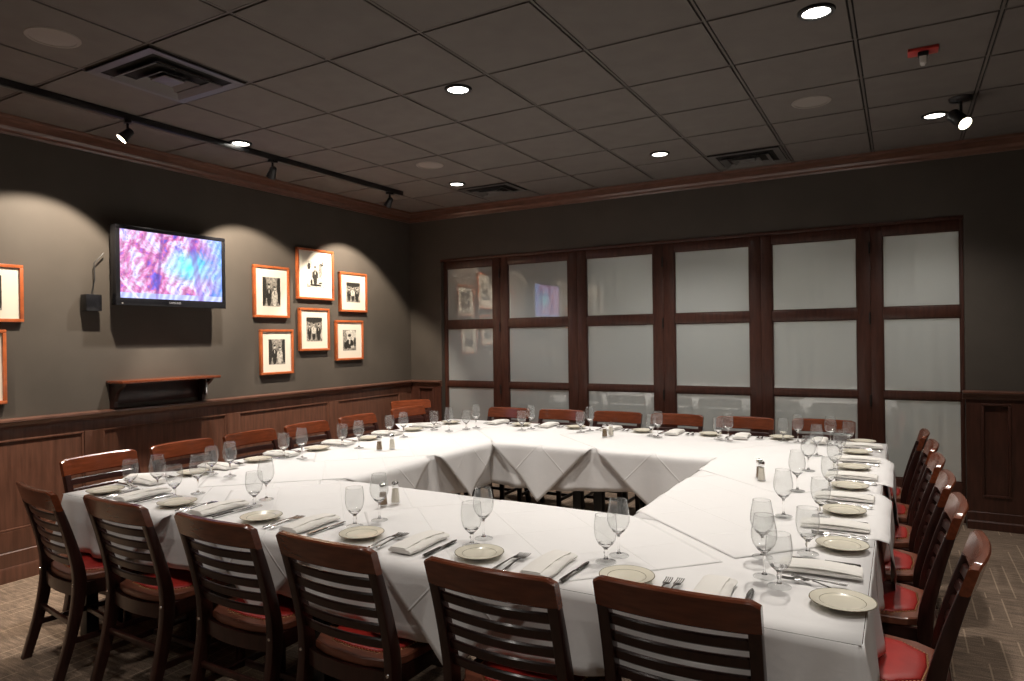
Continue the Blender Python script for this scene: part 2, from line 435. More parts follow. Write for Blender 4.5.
# chair rail profile (a = projection, b = height)
RL = [(0, 1.0), (.02, 1.0), (.022, 1.018), (.035, 1.03), (.042, 1.045), (.058, 1.05), (.058, 1.062), (.04, 1.068), (0, 1.07)]
for y0, y1, w in ((YN, YB, 'along the television wall'),):
    trim(MB().sweep_y([(XL+a, b) for a, b in RL], y0, y1), WOOD_TRIM, 'polished mahogany chair rail %s' % w)
trim(MB().sweep_x([(YB-a, b) for a, b in RL], XL, OX0), WOOD_TRIM, 'short chair rail between corner and glazed doors')
trim(MB().sweep_x([(YB-a, b+.02) for a, b in RL], OX1-.02, XR), WOOD_TRIM, 'chair rail right of the glazed doors')
def wainscot_y(edges, label):
    mb = MB()
    x = XL
    mb.box(x, x+.006, YN, YB, .1, 1.0)
    mb.box(x, x+.012, YN, YB, .93, 1.0)
    mb.box(x, x+.022, YN, YB, .2, .33)
    for a, b in edges:
        mb.box(x, x+.022, a, b, .33, .93)
    es = [YN] + [q for e in edges for q in e] + [YB]
    for k in range(0, len(es), 2):
        a, b = es[k], es[k+1]
        if b-a < .2: continue
        for (y0, y1, z0, z1) in ((a, b, .33, .345), (a, b, .915, .93), (a, a+.015, .345, .915), (b-.015, b, .345, .915)):
            mb.box(x, x+.016, y0, y1, z0, z1, .003)
    return trim(mb, WOOD_PANEL, label, 30)
wainscot_y([(-4.2, -4.07), (-3.0, -2.87), (-1.79, -1.66), (-.575, -.445), (.61, .735), (1.82, 1.95), (2.95, 3.08)], 'mahogany wainscot panels under the television wall chair rail')
def wainscot_x(x0, x1, panels, label, dz=.02):
    mb = MB(); y = YB
    mb.box(x0, x1, y-.006, y, .1, 1.0+dz)
    top, bot = .99, .255
    mb.box(x0, x1, y-.022, y, top, 1.0+dz+.0); mb.box(x0, x1, y-.022, y, .14, bot)
    c = x0
    for a, b in panels:
        mb.box(c, a, y-.022, y, bot, top); c = b
        for (p, q, r, s) in ((a, b, bot, bot+.018), (a, b, top-.018, top), (a, a+.018, bot+.018, top-.018), (b-.018, b, bot+.018, top-.018)):
            mb.box(p, q, y-.03, y, r, s, .004)
    mb.box(c, x1, y-.022, y, bot, top)
    return trim(mb, WOOD_DOOR, label, 30)
wainscot_x(OX1, XR, [(3.165, 3.355), (3.5, 3.9), (4.05, 4.45)], 'dark wainscot panels right of the glazed doors')
wainscot_x(XL, OX0, [(-2.36, -2.14)], 'narrow dark wainscot panel left of the glazed doors', 0)
BB = [(0, 0), (.035, 0), (.035, .085), (.028, .1), (.026, .1), (.026, .19), (.018, .2), (.016, .215), (0, .22)]
struct(MB().sweep_y([(XL+a, b) for a, b in BB], YN, YB).build('baseboard_left', WOOD_PANEL), 'tall stepped mahogany baseboard under television wall', 'baseboard')
mb = MB().sweep_x([(YB-a, b*.7) for a, b in BB], OX1, XR); mb.sweep_x([(YB-a, b*.7) for a, b in BB], XL, OX0)
struct(mb.build('baseboard_back', WOOD_DOOR), 'dark stepped baseboard on end wall', 'baseboard')
struct(MB().sweep_y([(XR-a, b) for a, b in BB], YN, YB).build('baseboard_right', WOOD_PANEL), 'mahogany baseboard on right wall', 'baseboard')
# head and jamb trim of the opening
mb = MB()
mb.box(OX0-.0, OX1+.0, YB-.012, YB+.03, OZ-.022, OZ+.004, .004)
trim(mb, WOOD_DOOR, 'thin wooden head strip above the glazed doors')

# glazed folding doors
YD = 3.28
edges = [OX0, -1.262, -.322, .604, 1.516, 2.403, OX1]
glass = [(-1.995, -1.359), (-1.163, -.426), (-.219, .503), (.714, 1.419), (1.611, 2.304), (2.493, 3.045)]
rows = [(.335, 1.0), (1.06, 1.675), (1.765, 2.375)]
ordn = ['first', 'second', 'third', 'fourth', 'fifth', 'sixth', 'seventh']
for k in range(6):
    a, b = edges[k]+.0004, edges[k+1]-.0004; ga, gb = glass[k]
    d = empty('door_%d' % (k+1), ((a+b)/2, YD, 0)); cx = (a+b)/2
    struct(d, '%s leaf from the left of the glazed folding wall' % ordn[k], 'door')
    mb = MB(); t0, t1 = -.022, .022
    mb.box(a-cx, ga-cx, t0, t1, .015, OZ-.005, .003); mb.box(gb-cx, b-cx, t0, t1, .015, OZ-.005, .003)
    zs = [.015, rows[0][0], rows[0][1], rows[1][0], rows[1][1], rows[2][0], rows[2][1], OZ-.005]
    for q in range(0, 8, 2): mb.box(ga-cx, gb-cx, t0+.001, t1-.001, zs[q], zs[q+1], .003)
    # glazing beads
    for z0, z1 in rows:
        for (p, q, r, s) in ((ga-cx, gb-cx, z0, z0+.01), (ga-cx, gb-cx, z1-.01, z1), (ga-cx, ga-cx+.01, z0, z1), (gb-cx-.01, gb-cx, z0, z1)):
            mb.box(p, q, -.014, .014, r, s)
    mb.build('frame', WOOD_DOOR, d)
    for z0, z1 in rows:
        MB().box(ga-cx+.002, gb-cx-.002, -.003, .003, z0+.002, z1-.002).build('glass_pane', FROST, d, smooth=0)
    if k in (0, 2, 4):
        for hz in (.2, .98, 1.68, 2.28):
            mb = MB(); mb.lathe([(.0001, -.05), (.007, -.05), (.007, .05), (.0001, .05)], 10, (b-cx-.004, -.028, hz)); mb.box(b-cx-.014, b-cx-.001, -.026, -.021, hz-.05, hz+.05)
            mb.build('hinge', HINGE, d)
# sheer curtain behind the doors
P = []
for z in (0.03, .8, 1.6, 2.42):
    row = []
    for i in range(420):
        x = OX0 + .03 + (OX1-OX0-.06)*i/419
        row.append((x, YB+.33 + .022*math.sin(x*62+1.2*math.sin(x*3)) + .012*math.sin(x*23), z))
    P.append(row)
c = MB().grid(P).build('sheer_curtain', CURTAIN, smooth=80, norm=False)
tag(c, 'pale gathered curtain hanging behind the frosted door panes', 'curtain')
BP = simple('beyond_paint', (.5, .46, .4), .8)
o = MB().box(OX0-1, OX1+1, YB+2.2, YB+2.3, 0, H).build('wall_beyond', BP, smooth=0); struct(o, 'wall of the space beyond the curtain', 'wall')
mb = MB(); mb.box(OX0-1, OX1+1, YB+.15, YB+2.3, H-.2, H-.1); mb.box(OX0-1.1, OX0-1, YB+.15, YB+2.3, 0, H); mb.box(OX1+1, OX1+1.1, YB+.15, YB+2.3, 0, H)
o = mb.build('ceiling_beyond', BP, smooth=0); struct(o, 'ceiling and ends of the space beyond the curtain', 'ceiling')

# ------------------------------------------------------------------ chair
def lerp(a, b, t): return a+(b-a)*t
BK = [(0, -.285, .040), (.22, -.222, .046), (.44, -.19, .056), (.62, -.222, .044), (.88, -.30, .030)]
def yb(z):
    for i in range(len(BK)-1):
        if z <= BK[i+1][0] or i == len(BK)-2:
            z0, y0, d0 = BK[i]; z1, y1, d1 = BK[i+1]
            zm, ym, dm = BK[max(i-1, 0)]; zp, yp, dp = BK[min(i+2, len(BK)-1)]
            t = (z-z0)/(z1-z0)
            m0 = (y1-ym)/(z1-zm)*(z1-z0); m1 = (yp-y0)/(zp-z0)*(z1-z0)
            h = (2*t**3-3*t*t+1)*y0+(t**3-2*t*t+t)*m0+(-2*t**3+3*t*t)*y1+(t**3-t*t)*m1
            return h, lerp(d0, d1, t)
CW = .226            # half width of the back
def rrect(w, h, r=.004):
    pts = []
    for cx, cy, a0 in ((w-r, h-r, 0), (-w+r, h-r, 90), (-w+r, -h+r, 180), (w-r, -h+r, 270)):
        for q in (0, 45, 90):
            a = math.radians(a0+q); pts.append((cx+r*math.cos(a), cy+r*math.sin(a)))
    return pts
def curved_bar(z0, z1, th, hw, bow, roundend=0, N=16, crown=0):
    """a bar bowed in plan between the posts; leans with the back"""
    rings = []
    for i in range(N+1):
        u = -1+2*i/N; x = u*hw
        zt = z1 + crown*(1-u*u) - (roundend*(max(0, abs(u)-.9)/.1)**2)
        zb = z0
        ym0, _ = yb(z0); ym1, _ = yb(zt)
        off = -bow*(1-u*u)
        r = min(.006, th*.35); ring = []
        for (yy, zz) in ((-th/2, zb+r), (-th/2+r, zb), (th/2-r, zb), (th/2, zb+r), (th/2, zt-r), (th/2-r, zt), (-th/2+r, zt), (-th/2, zt-r)):
            yc, _ = yb(zz); ring.append((x, yc+off+yy, zz))
        rings.append(ring)
    return MB().loft(rings)
def make_chair():
    root = empty('dining_chair'); tag(root, 'x', 'chair')
    for s in (-1, 1):
        rings = []
        for k in range(15):
            z = .0 + .792*k/14; yc, d = yb(z)
            w = .0185 if z < .4 else .0175
            rings.append([(s*(CW-.0185)+a, yc+b, z) for a, b in rrect(w, d/2, .004)])
        MB().loft(rings).build('leg', WOOD_DARK, root)
        MB().loft([[(s*.192+a, .185+b, 0) for a, b in rrect(.014, .014, .003)], [(s*.192+a, .185+b, .41) for a, b in rrect(.020, .020, .003)]]).build('leg', WOOD_DARK, root)
        # side stretchers
        MB().box(s*.197-.009, s*.197+.009, yb(.16)[0], .175, .15, .175, .003).build('stretcher', WOOD_DARK, root)
        MB().lathe([(.0001, -.004), (.006, -.003), (.007, 0), (.0001, .001)], 10).build('bolt', CHROME, root, xf=Matrix.Translation((s*(CW-.0185), yb(.425)[0]-yb(.425)[1]/2, .425)) @ Matrix.Rotation(-PI/2, 4, 'X'))
    MB().box(-.185, .185, -.02, 0, .15, .175, .003).build('stretcher', WOOD_DARK, root)
    MB().box(-.185, .185, .176, .194, .27, .295, .003).build('stretcher', WOOD_DARK, root)
    MB().box(-.20, .20, yb(.24)[0]-.008, yb(.24)[0]+.008, .23, .255, .003).build('stretcher', WOOD_DARK, root)
    curved_bar(.785, .88, .030, CW, .024, .012, 20, .003).build('top_rail', WOOD_LIT_RAIL, root)
    for k in range(5):
        zt = .766-.056*k
        curved_bar(zt-.037, zt, .015, CW-.03, .024).build('slat', WOOD_DARK, root)
    # apron
    mb = MB()
    mb.box(-.20, .20, .178, .2, .36, .425, .003); mb.box(-.205, -.183, -.19, .185, .36, .425, .003); mb.box(.183, .205, -.19, .185, .36, .425, .003)
    mb.bm_ = None
    rings = []
    for i in range(13):
        u = -1+i/6; x = u*.2; off = -.03*(1-u*u)
        rings.append([(x, -.185+off+a, .365+b) for a, b in ((-.011, 0), (.011, 0), (.011, .06), (-.011, .06))])
    mb.loft(rings)
    mb.build('apron', WOOD_DARK, root)
    # seat board: trapezoid with clipped, bowed rear
    out = [(-.222, .215), (.222, .215), (.226, .06), (.205, -.12), (.165, -.185), (.09, -.207), (0, -.212), (-.09, -.207), (-.165, -.185), (-.205, -.12), (-.226, .06)]
    def ins(k, z, dx=0): return [(x*(1-k), (y+.0)*(1-k)-.0, z) for x, y in out]
    MB().loft([ins(.02, .425), ins(0, .430), ins(0, .452), ins(.02, .457)]).build('seat', WOOD_SEAT, root)
    cl = [(-.185, .185), (.185, .185), (.19, .05), (.175, -.08), (.11, -.165), (0, -.175), (-.11, -.165), (-.175, -.08), (-.19, .05)]
    def res(pts, z, k):
        q = []
        for i in range(len(pts)):
            a, b = pts[i], pts[(i+1) % len(pts)]
            for t in (0, .33, .66): q.append((lerp(a[0], b[0], t)*k*.95, lerp(a[1], b[1], t)*k*.93, z))
        return q
    cu = MB().loft([res(cl, .455, 1), res(cl, .461, .995), res(cl, .465, .96), res(cl, .468, .8), res(cl, .470, .5), res(cl, .4705, .1)]).build('cushion', VINYL, root, smooth=60)
    tag(cu, 'red vinyl seat pad')
    mb = MB(); pts = []
    for i in range(len(cl)):
        a, b = Vector(cl[i]), Vector(cl[(i+1) % len(cl)])
        L = (b-a).length; m = max(1, round(L/.0135))
        for k in range(m): pts.append(Vector((a.lerp(b, k/m).x*.965, a.lerp(b, k/m).y*.945)))
    for p in pts:
        r = .005; ring = [(p.x+r*math.cos(a*PI/3), p.y+r*math.sin(a*PI/3), .456) for a in range(6)]
        ring2 = [(p.x+r*.6*math.cos(a*PI/3), p.y+r*.6*math.sin(a*PI/3), .4605) for a in range(6)]
        mb.loft([ring, ring2])
    mb.build('nailhead_trim', BRASS, cu, smooth=0)
    return root
chair = Proto(make_chair())
side_txt = {'F': 'on the near side of the table', 'L': 'on the television wall side', 'B': 'by the glazed doors', 'R': 'on the right side of the table'}
cnt = {'F': ['leftmost', 'second from left', 'third from left', 'fourth from left', 'fifth from left', 'rightmost'],
       'L': ['nearest', 'second nearest', 'third nearest', 'fourth nearest', 'fifth nearest', 'farthest'],
       'B': ['leftmost', 'second from left', 'third from left', 'fourth from left', 'fifth from left', 'rightmost'],
       'R': ['nearest', 'second nearest', 'third nearest', 'fourth nearest', 'fifth nearest', 'farthest']}
look = {'F': 'dark slat-back chair with red seat', 'L': 'mahogany chair seen over the table', 'B': 'reddish wooden chair facing the camera', 'R': 'slat-back chair with red nailhead seat'}
ROT = {'F': 0, 'R': PI/2, 'B': PI, 'L': -PI/2}
CH = {'F': [(-.92, -1.30, -8), (-.33, -1.285, -1), (.33, -1.285, 0), (.915, -1.285, -1), (1.555, -1.265, 0), (2.08, -1.175, 1)],
      'R': [(2.525, -.66, -5), (2.51, -.05, -2), (2.50, .48, -1), (2.485, 1.02, 0), (2.48, 1.57, 0), (2.45, 2.10, -1)],
      'B': [(-.66, 2.10, 0), (-.12, 2.14, 0), (.42, 2.17, 0), (.95, 2.19, 0), (1.51, 2.20, 0), (2.09, 2.26, 0)],
      'L': [(-1.33, -.92, 2), (-1.33, -.38, 0), (-1.33, .17, 0), (-1.33, .73, 0), (-1.33, 1.33, 0), (-1.36, 2.06, -5)]}
for s in 'FRBL':
    for i, (x, y, a) in enumerate(CH[s]):
        chair.put((x, y, 0), ROT[s]+math.radians(a), '%s, %s %s' % (look[s], cnt[s][i], side_txt[s]), 'dining chairs around the table')
chair.put((-1.84, 2.52, 0), math.radians(-123), 'spare dark wooden chair in the far left corner by the wainscot', 'dining chairs around the table')

# ------------------------------------------------------------------ tables and linen
TZ = .765
X0, X1, Y0, Y1 = -1.22, 2.53, -1.345, 2.235       # outer edge
IX0, IX1, IY0, IY1 = -.13, 1.60, -.43, 1.165     # inner edge
def table(x0, x1, y0, y1, label):
    cx, cy = (x0+x1)/2, (y0+y1)/2
    t = empty('banquet_table', (cx, cy, 0)); tag(t, label, 'table', 'tables under the cloths')
    hx, hy = (x1-x0)/2-.012, (y1-y0)/2-.012
    MB().box(-hx, hx, -hy, hy, TZ-.035, TZ-.003, .004).build('tabletop', WOOD_DARK, t)
    for sx in (-1, 1):
        for sy in (-1, 1):
            x, y = sx*(hx-.07), sy*(hy-.07)
            MB().box(x-.032, x+.032, y-.032, y+.032, 0, TZ-.036, .004).build('leg', BLACK, t)
xm = .66
for a in ((X0, xm, Y0, IY0, 'table under the left half of the near cloth'), (xm, X1, Y0, IY0, 'table under the right half of the near cloth'),
          (X0, xm, IY1, Y1, 'table under the left half of the far cloth'), (xm, X1, IY1, Y1, 'table under the right half of the far cloth'),
          (X0, IX0, IY0, IY1, 'table under the cloth on the television wall side'), (IX1, X1, IY0, IY1, 'table under the right hand cloth')):
    table(*a)

def skirt(mb, path, drop, seed, flare=.10, amp=.012, corners=(), z=TZ, extra=.0):
    """hanging cloth along a plan path; path = list of (x,y,nx,ny,s)"""
    rnd = random.Random(seed); ph = [rnd.uniform(0, 6.28) for _ in range(4)]
    R = 9; rows_ = []
    for k in range(R+1):
        row = []
        for (x, y, nx, ny, s) in path:
            c = max([0]+[max(0, 1-abs(s-sc)/.22) for sc in corners])
            D = drop*(1 + .10*math.sin(s*3.1+ph[0])) + extra*c*c
            t = k/R
            d = D*t
            rip = (math.sin(s*17+ph[1]) + .7*math.sin(s*31+ph[2]) + .4*math.sin(s*9+ph[3]) + (.5*math.sin(s*53+ph[0]) if amp > .015 else 0))*amp*(t**1.2)
            pl = (.028*math.cos((s-min([0] if not corners else corners, key=lambda q: abs(q-s)))*34))*c*t if corners else 0
            o_ = .004 + flare*d*.6 + rip*(1+1.5*c) + pl - .0*c*t
            rr = .012
            if k == 0: o_, d = 0, 0
            row.append((x+nx*max(o_, .003), y+ny*max(o_, .003), z - max(0, d)))
        rows_.append(row)
    mb.grid(rows_)
def path_line(pts, step=.02, r=.02):
    """plan polyline walked with outward normal to its right; corners rounded"""
    out = []; s = 0; corners = []
    for i in range(len(pts)-1):
        a, b = Vector(pts[i]), Vector(pts[i+1]); d = (b-a); L = d.length; d.normalize(); nrm = Vector((d.y, -d.x))
        last = i == len(pts)-2
        s0 = s
        st = r if i > 0 else 0; en = L-(0 if last else r)
        m = max(2, int((en-st)/step))
        for k in range(m+1):
            q = a + d*(st+(en-st)*k/m); out.append((q.x, q.y, nrm.x, nrm.y, s0+st+(en-st)*k/m))
        s = s0+L
        if not last:
            c = Vector(pts[i+2])-b; c.normalize(); n2 = Vector((c.y, -c.x)); corners.append(s)
            if d.cross(c) > 0:    # convex (outward is right, walking counter-clockwise)
                cen = b - d*r - nrm*r
                for k in range(1, 8):
                    nn = nrm.slerp(n2, k/8).normalized(); q = cen + nn*r
                    out.append((q.x, q.y, nn.x, nn.y, s-r+2*r*k/8))
    return out, corners
def tablecloth(x0, x1, y0, y1, z, paths, label, seed):
    mb = MB(); N = 24; M = 12
    mb.grid([[(lerp(x0, x1, i/N), lerp(y0, y1, j/M), z) for i in range(N+1)] for j in range(M+1)])
    for pts, drop, ex, fl, am in paths:
        p, c = path_line(pts)
        skirt(mb, p, drop, seed+len(p), flare=fl, amp=am, corners=c, z=z, extra=ex)
    o = mb.build('tablecloth', CLOTH, smooth=50, norm=False)
    md = o.modifiers.new('s', 'SOLIDIFY'); md.thickness = .0012; md.offset = 1
    tag(o, label, 'tablecloth', 'white tablecloths on the square of tables')
    return o
# paths run counter-clockwise so the outward normal is on the right
tablecloth(X0, X1, Y0, IY0, TZ, [([(X0, IY0), (X0, Y0), (X1, Y0), (X1, IY0)], .25, .05, .10, .012), ([(IX1, IY0), (IX0, IY0)], .27, 0, .03, .012)], 'long white tablecloth on the near tables hanging behind the front chairs', 1)
tablecloth(X0, X1, IY1, Y1, TZ, [([(X1, IY1), (X1, Y1), (X0, Y1), (X0, IY1)], .25, .05, .10, .012), ([(IX0, IY1), (IX1, IY1)], .30, 0, .02, .015)], 'long white tablecloth on the far tables by the glazed doors', 2)
tablecloth(X0, IX0, IY0-.02, IY1+.02, TZ+.0014, [([(X0, IY1), (X0, IY0)], .27, 0, .08, .012), ([(IX0, IY0), (IX0, IY1)], .30, 0, .02, .015)], 'white tablecloth on the table beside the television wall', 3)
tablecloth(IX1, X1, IY0-.02, IY1+.02, TZ+.0014, [([(X1, IY0), (X1, IY1)], .27, 0, .08, .012), ([(IX1, IY1), (IX1, IY0)], .27, 0, .0, .003)], 'white tablecloth on the right hand table', 4)

def overlay(c, hd, axis, w0, w1, a0, a1, zoff, label, seed, rot=0, calm=False):
    """square cloth turned on its corner over a run of tables.
    axis 'x': run along x, table between y=w0..w1 ; axis 'y': run along y, table between x=w0..w1.
    a0,a1: limits of hanging along the run (inner corners)"""
    rnd = random.Random(seed); ph = rnd.uniform(0, 6); N = 60; z = TZ+.0012+zoff*.6
    ca, sa = math.cos(rot), math.sin(rot)
    P = []; UV = []
    for i in range(N+1):
        row = []
        for j in range(N+1):
            u, v = i/N, j/N
            A = (u+v-1)*hd; W = (u-v)*hd          # along, across
            A, W = A*ca-W*sa, A*sa+W*ca
            al = c[0]+A if axis == 'x' else c[1]+A
            wc = c[1] if axis == 'x' else c[0]
            ac = wc+W
            zz, pos = z, ac
            if ac < w0 or ac > w1:
                e = w0 if ac < w0 else w1; sg = -1 if ac < w0 else 1
                d = abs(ac-e); 
                rr = .012; arc = rr*PI/2
                if d < arc: th = d/rr; pos = e+sg*(rr*math.sin(th)*.9+.018*(d/arc)**2); zz = z-rr*(1-math.cos(th))
                else:
                    dd = d-arc
                    fl = .020 + .06*dd + .02*math.sin(al*11+ph)*dd/.4 + .012*math.sin(al*23+ph*2)*dd/.4
                    if calm and sg < 0: fl = .006*min(1, dd/.05)
                    pos = e+sg*(rr*.9+fl+.006+zoff*2); zz = z-rr-dd*.985
            p = (al, pos, zz) if axis == 'x' else (pos, al, zz)
            row.append(p); UV.append((u, v))
        P.append(row)
    mb = MB().grid(P)
    o = mb.build('overlay_cloth', CLOTH_O, smooth=60, norm=False)
    me = o.data; uvl = me.uv_layers.new(name='UVMap')
    for lp in me.loops: uvl.data[lp.index].uv = UV[lp.vertex_index]
    md = o.modifiers.new('s', 'SOLIDIFY'); md.thickness = .0009; md.offset = 0
    tag(o, label, 'tablecloth', 'square overlay cloths laid cornerwise')
    return o
FY = (Y0+IY0)/2; BY = (Y1+IY1)/2; LX = (X0+IX0)/2; RX = (X1+IX1)/2
ov = 0
for x, lb in ((-.62, 'left'), (.33, 'middle'), (1.28, 'right')):
    ov += 1; overlay((x, FY), .80, 'x', Y0, IY0, 0, 0, .0008*ov, 'square overlay cloth on the near tables, %s one of three' % lb, ov, .03*(ov-2))
for x, lb in ((-.53, 'left'), (.31, 'middle'), (1.17, 'right')):
    ov += 1; overlay((x, BY), .95, 'x', Y0+99 if False else IY1, Y1, 0, 0, .0008*(ov-3), 'square overlay cloth on the far tables, %s one of three' % lb, ov, .02)
for y, lb in ((.0, 'near'), (.84, 'far')):
    ov += 1; overlay((LX, y), .93, 'y', X0, IX0, 0, 0, .0008*(ov-3), 'square overlay cloth on television wall side table, %s one of two' % lb, ov, .02)
for y, lb in ((.07, 'near'), (1.14, 'far')):
    ov += 1; overlay((RX-.0, y), .88, 'y', IX1, X1, 0, 0, .0008*(ov-3), 'square overlay cloth on the right hand table, %s one of two' % lb, ov, -.05, True)

# ------------------------------------------------------------------ tableware prototypes
ZT = TZ+.0095
def lathe_obj(name, prof, mat, parent, n=32, smooth=50, midx=None, mats=None):
    mb = MB(); mb.lathe(prof, n); return mb.build(name, mat, parent, smooth=smooth)
def make_goblet():
    r = empty('water_goblet'); tag(r, 'x', 'glass')
    outer = [(.0235, .0655), (.027, .0665), (.034, .078), (.0385, .098), (.040, .118), (.0385, .140), (.0355, .163)]
    inner = [(.0342, .163), (.037, .140), (.0385, .118), (.037, .098), (.0325, .080), (.0235, .0655)]
    MB().lathe(outer+inner, 36).build('bowl', GLASS_THIN, r, smooth=60)
    MB().lathe([(.0345, .1625), (.0357, .1627), (.0357, .1645), (.0345, .1645), (.0345, .1625)], 36).build('rim', GLASS_SOLID, r, smooth=60)
    MB().lathe([(.0005, .0600), (.012, .0615), (.022, .068), (.0255, .0665), (.0245, .0625), (.015, .0540), (.009, .049), (.0062, .042), (.0085, .034), (.0062, .026), (.006, .018), (.009, .011), (.0005, .010)], 20).build('stem', GLASS_SOLID, r, smooth=60)
    MB().lathe([(.0005, .0115), (.010, .0105), (.02, .006), (.0355, .003), (.0365, .0015), (.036, 0), (.0005, 0)], 36).build('foot', GLASS_THIN, r, smooth=60)
    return r
def make_wine():
    r = empty('wine_glass'); tag(r, 'x', 'glass')
    outer = [(.0215, .093), (.025, .0935), (.034, .106), (.0395, .125), (.040, .142), (.037, .165), (.0325, .187), (.0305, .2)]
    inner = [(.0293, .2), (.0313, .187), (.0357, .165), (.0387, .142), (.038, .125), (.0325, .108), (.0215, .093)]
    MB().lathe(outer+inner, 36).build('bowl', GLASS_THIN, r, smooth=60)
    MB().lathe([(.0294, .1995), (.0307, .1997), (.0307, .2012), (.0294, .2012), (.0294, .1995)], 36).build('rim', GLASS_SOLID, r, smooth=60)
    MB().lathe([(.0005, .0865), (.010, .0885), (.020, .096), (.0235, .0935), (.0225, .0895), (.011, .0795), (.006, .075), (.0038, .066), (.0034, .045), (.0036, .022), (.007, .012), (.010, .0085), (.0005, .008)], 18).build('stem', GLASS_SOLID, r, smooth=60)
    MB().lathe([(.0005, .009), (.010, .0085), (.02, .0055), (.035, .0028), (.036, .0014), (.0355, 0), (.0005, 0)], 36).build('foot', GLASS_THIN, r, smooth=60)
    return r
def make_plate():
    mb = MB(); n_ = 48
    prof = [(.0005, .0045), (.044, .0045), (.050, .006), (.056, .0085), (.0575, .009), (.078, .0135), (.0805, .0142), (.0825, .0142), (.0830, .013), (.062, .006), (.048, .0015), (.046, 0), (.0005, 0)]
    mats_ = [0, 0, 0, 1, 0, 0, 1, 1, 0, 0, 0, 0]
    for i in range(len(prof)-1):
        mb.cur = mats_[i]; mb.lathe([(a*1.08, b) for a, b in prof[i:i+2]], n_)
    o = mb.build('side_plate', [PLATE, PLATE_LINE], smooth=0, norm=False)
    bm = bmesh.new(); bm.from_mesh(o.data); bmesh.ops.remove_doubles(bm, verts=bm.verts, dist=1e-5); bmesh.ops.recalc_face_normals(bm, faces=bm.faces); bm.to_mesh(o.data); bm.free()
    o.data.polygons.foreach_set('use_smooth', [True]*len(o.data.polygons)); o.data.set_sharp_from_angle(angle=math.radians(50))
    tag(o, 'x', 'plate'); return o
def strip(mb, pts, th=.0016):
    """flat metal strip: pts = (y, halfwidth, z)"""
    mb.loft([[(-w, y, z), (-w*.5, y, z+th*.0), (w*.5, y, z), (w, y, z), (w*.7, y, z+th), (-w*.7, y, z+th)] for y, w, z in pts])
def make_fork():
    mb = MB()
    strip(mb, [(-.095, .0045, .001), (-.09, .0075, .001), (-.07, .0072, .002), (-.03, .004, .005), (.015, .0026, .0075), (.03, .004, .007), (.04, .009, .005), (.05, .0118, .003), (.057, .0122, .003)], .0022)
    for k in range(4):
        x = -.0099+.0066*k
        mb.loft([[(x-.0017, y, z), (x+.0017, y, z), (x+.0014, y, z+.0018), (x-.0014, y, z+.0018)] for y, z in ((.055, .003), (.075, .002), (.09, .003), (.1, .0055))])
    o = mb.build('dinner_fork', STEEL, smooth=50); tag(o, 'x', 'fork'); return o
def make_knife():
    r = empty('table_knife'); tag(r, 'x', 'knife')
    mb = MB(); strip(mb, [(-.11, .004, .0008), (-.105, .0085, .0005), (-.08, .0088, .0005), (-.03, .0062, .0005), (.0, .0055, .0005)], .0055)
    mb.build('handle', STEEL, r, smooth=50)
    mb = MB(); strip(mb, [(.0, .0058, .001), (.01, .0085, .001), (.06, .0098, .001), (.09, .0085, .001), (.108, .003, .001)], .0018)
    mb.build('blade', CHROME, r, smooth=50)
    return r
def make_napkin():
    mb = MB(); rings = []
    hw, L = .05, .125
    for k in range(21):
        t = k/20; y = -L+2*L*t
        w = hw*(1+.05*math.sin(t*7)); zt = .016+.008*math.sin(t*PI)+.002*math.sin(t*19)
        x_ = .003*math.sin(t*5)
        rings.append([(x_-w, y, .0015), (x_+w, y, .001), (x_+w+.003, y, zt*.45), (x_+w-.004, y, zt*.8), (x_+w*.5, y, zt), (x_-w*.2, y, zt*.97), (x_-w*.7, y, zt*.9), (x_-w-.002, y, zt*.45)])
    mb.loft(rings)
    # folded top layer
    rings = []
    for k in range(17):
        t = k/16; y = -L*.985+2*L*.97*t; zt = .0165+.008*math.sin(t*PI)
        rings.append([(-hw*.9, y, zt*.85), (hw*.55, y, zt-.001), (hw*.58, y, zt+.0025), (hw*.3, y, zt+.004), (-hw*.75, y, zt*.9+.004), (-hw*.97, y, zt*.8)])
    mb.loft(rings)
    o = mb.build('folded_napkin', NAPKIN, smooth=50); tag(o, 'x', 'napkin'); return o
def make_shaker(pep):
    r = empty('pepper_shaker' if pep else 'salt_shaker'); tag(r, 'x', 'shaker')
    def oct_(rad, z): return [(rad*math.cos(PI/4*k+PI/8), rad*math.sin(PI/4*k+PI/8), z) for k in range(8)]
    MB().loft([oct_(.0225, 0), oct_(.0225, .008), oct_(.015, .078), oct_(.0145, .082)]).build('body', GLASS_THIN, r, smooth=20)
    MB().loft([oct_(.0195, .006), oct_(.0190, .010), oct_(.0145, .062 if pep else .07)]).build('contents', PEPPER if pep else SALT, r, smooth=20)
    MB().lathe([(.0001, .081), (.0165, .081), (.0172, .083), (.0172, .094), (.016, .1), (.01, .105), (.0001, .107)], 20).build('cap', CHROME, r, smooth=45)
    return r
goblet, wine, plate, fork, knife, napkin = [Proto(f()) for f in (make_goblet, make_wine, make_plate, make_fork, make_knife, make_napkin)]
EDGE = {'F': Y0, 'R': X1, 'B': Y1, 'L': X0}
def uv2w(s, u, v):       # u to the sitter's right (world coordinate along the side given directly), v inward from the edge
    if s == 'F': return (u, Y0+v)
    if s == 'R': return (X1-v, u)
    if s == 'B': return (u, Y1-v)
    return (X0+v, u)
SG = {'F': 1, 'R': 1, 'B': -1, 'L': -1}
PL = {'F': [-1.02, -.42, .17, .75, 1.30, 1.85], 'R': [-1.10, -.52, .02, .56, 1.11, 1.68],
      'B': [-.33, .19, .78, 1.32, 1.84, 2.38], 'L': [-.71, -.24, .26, .80, 1.36, 1.90]}
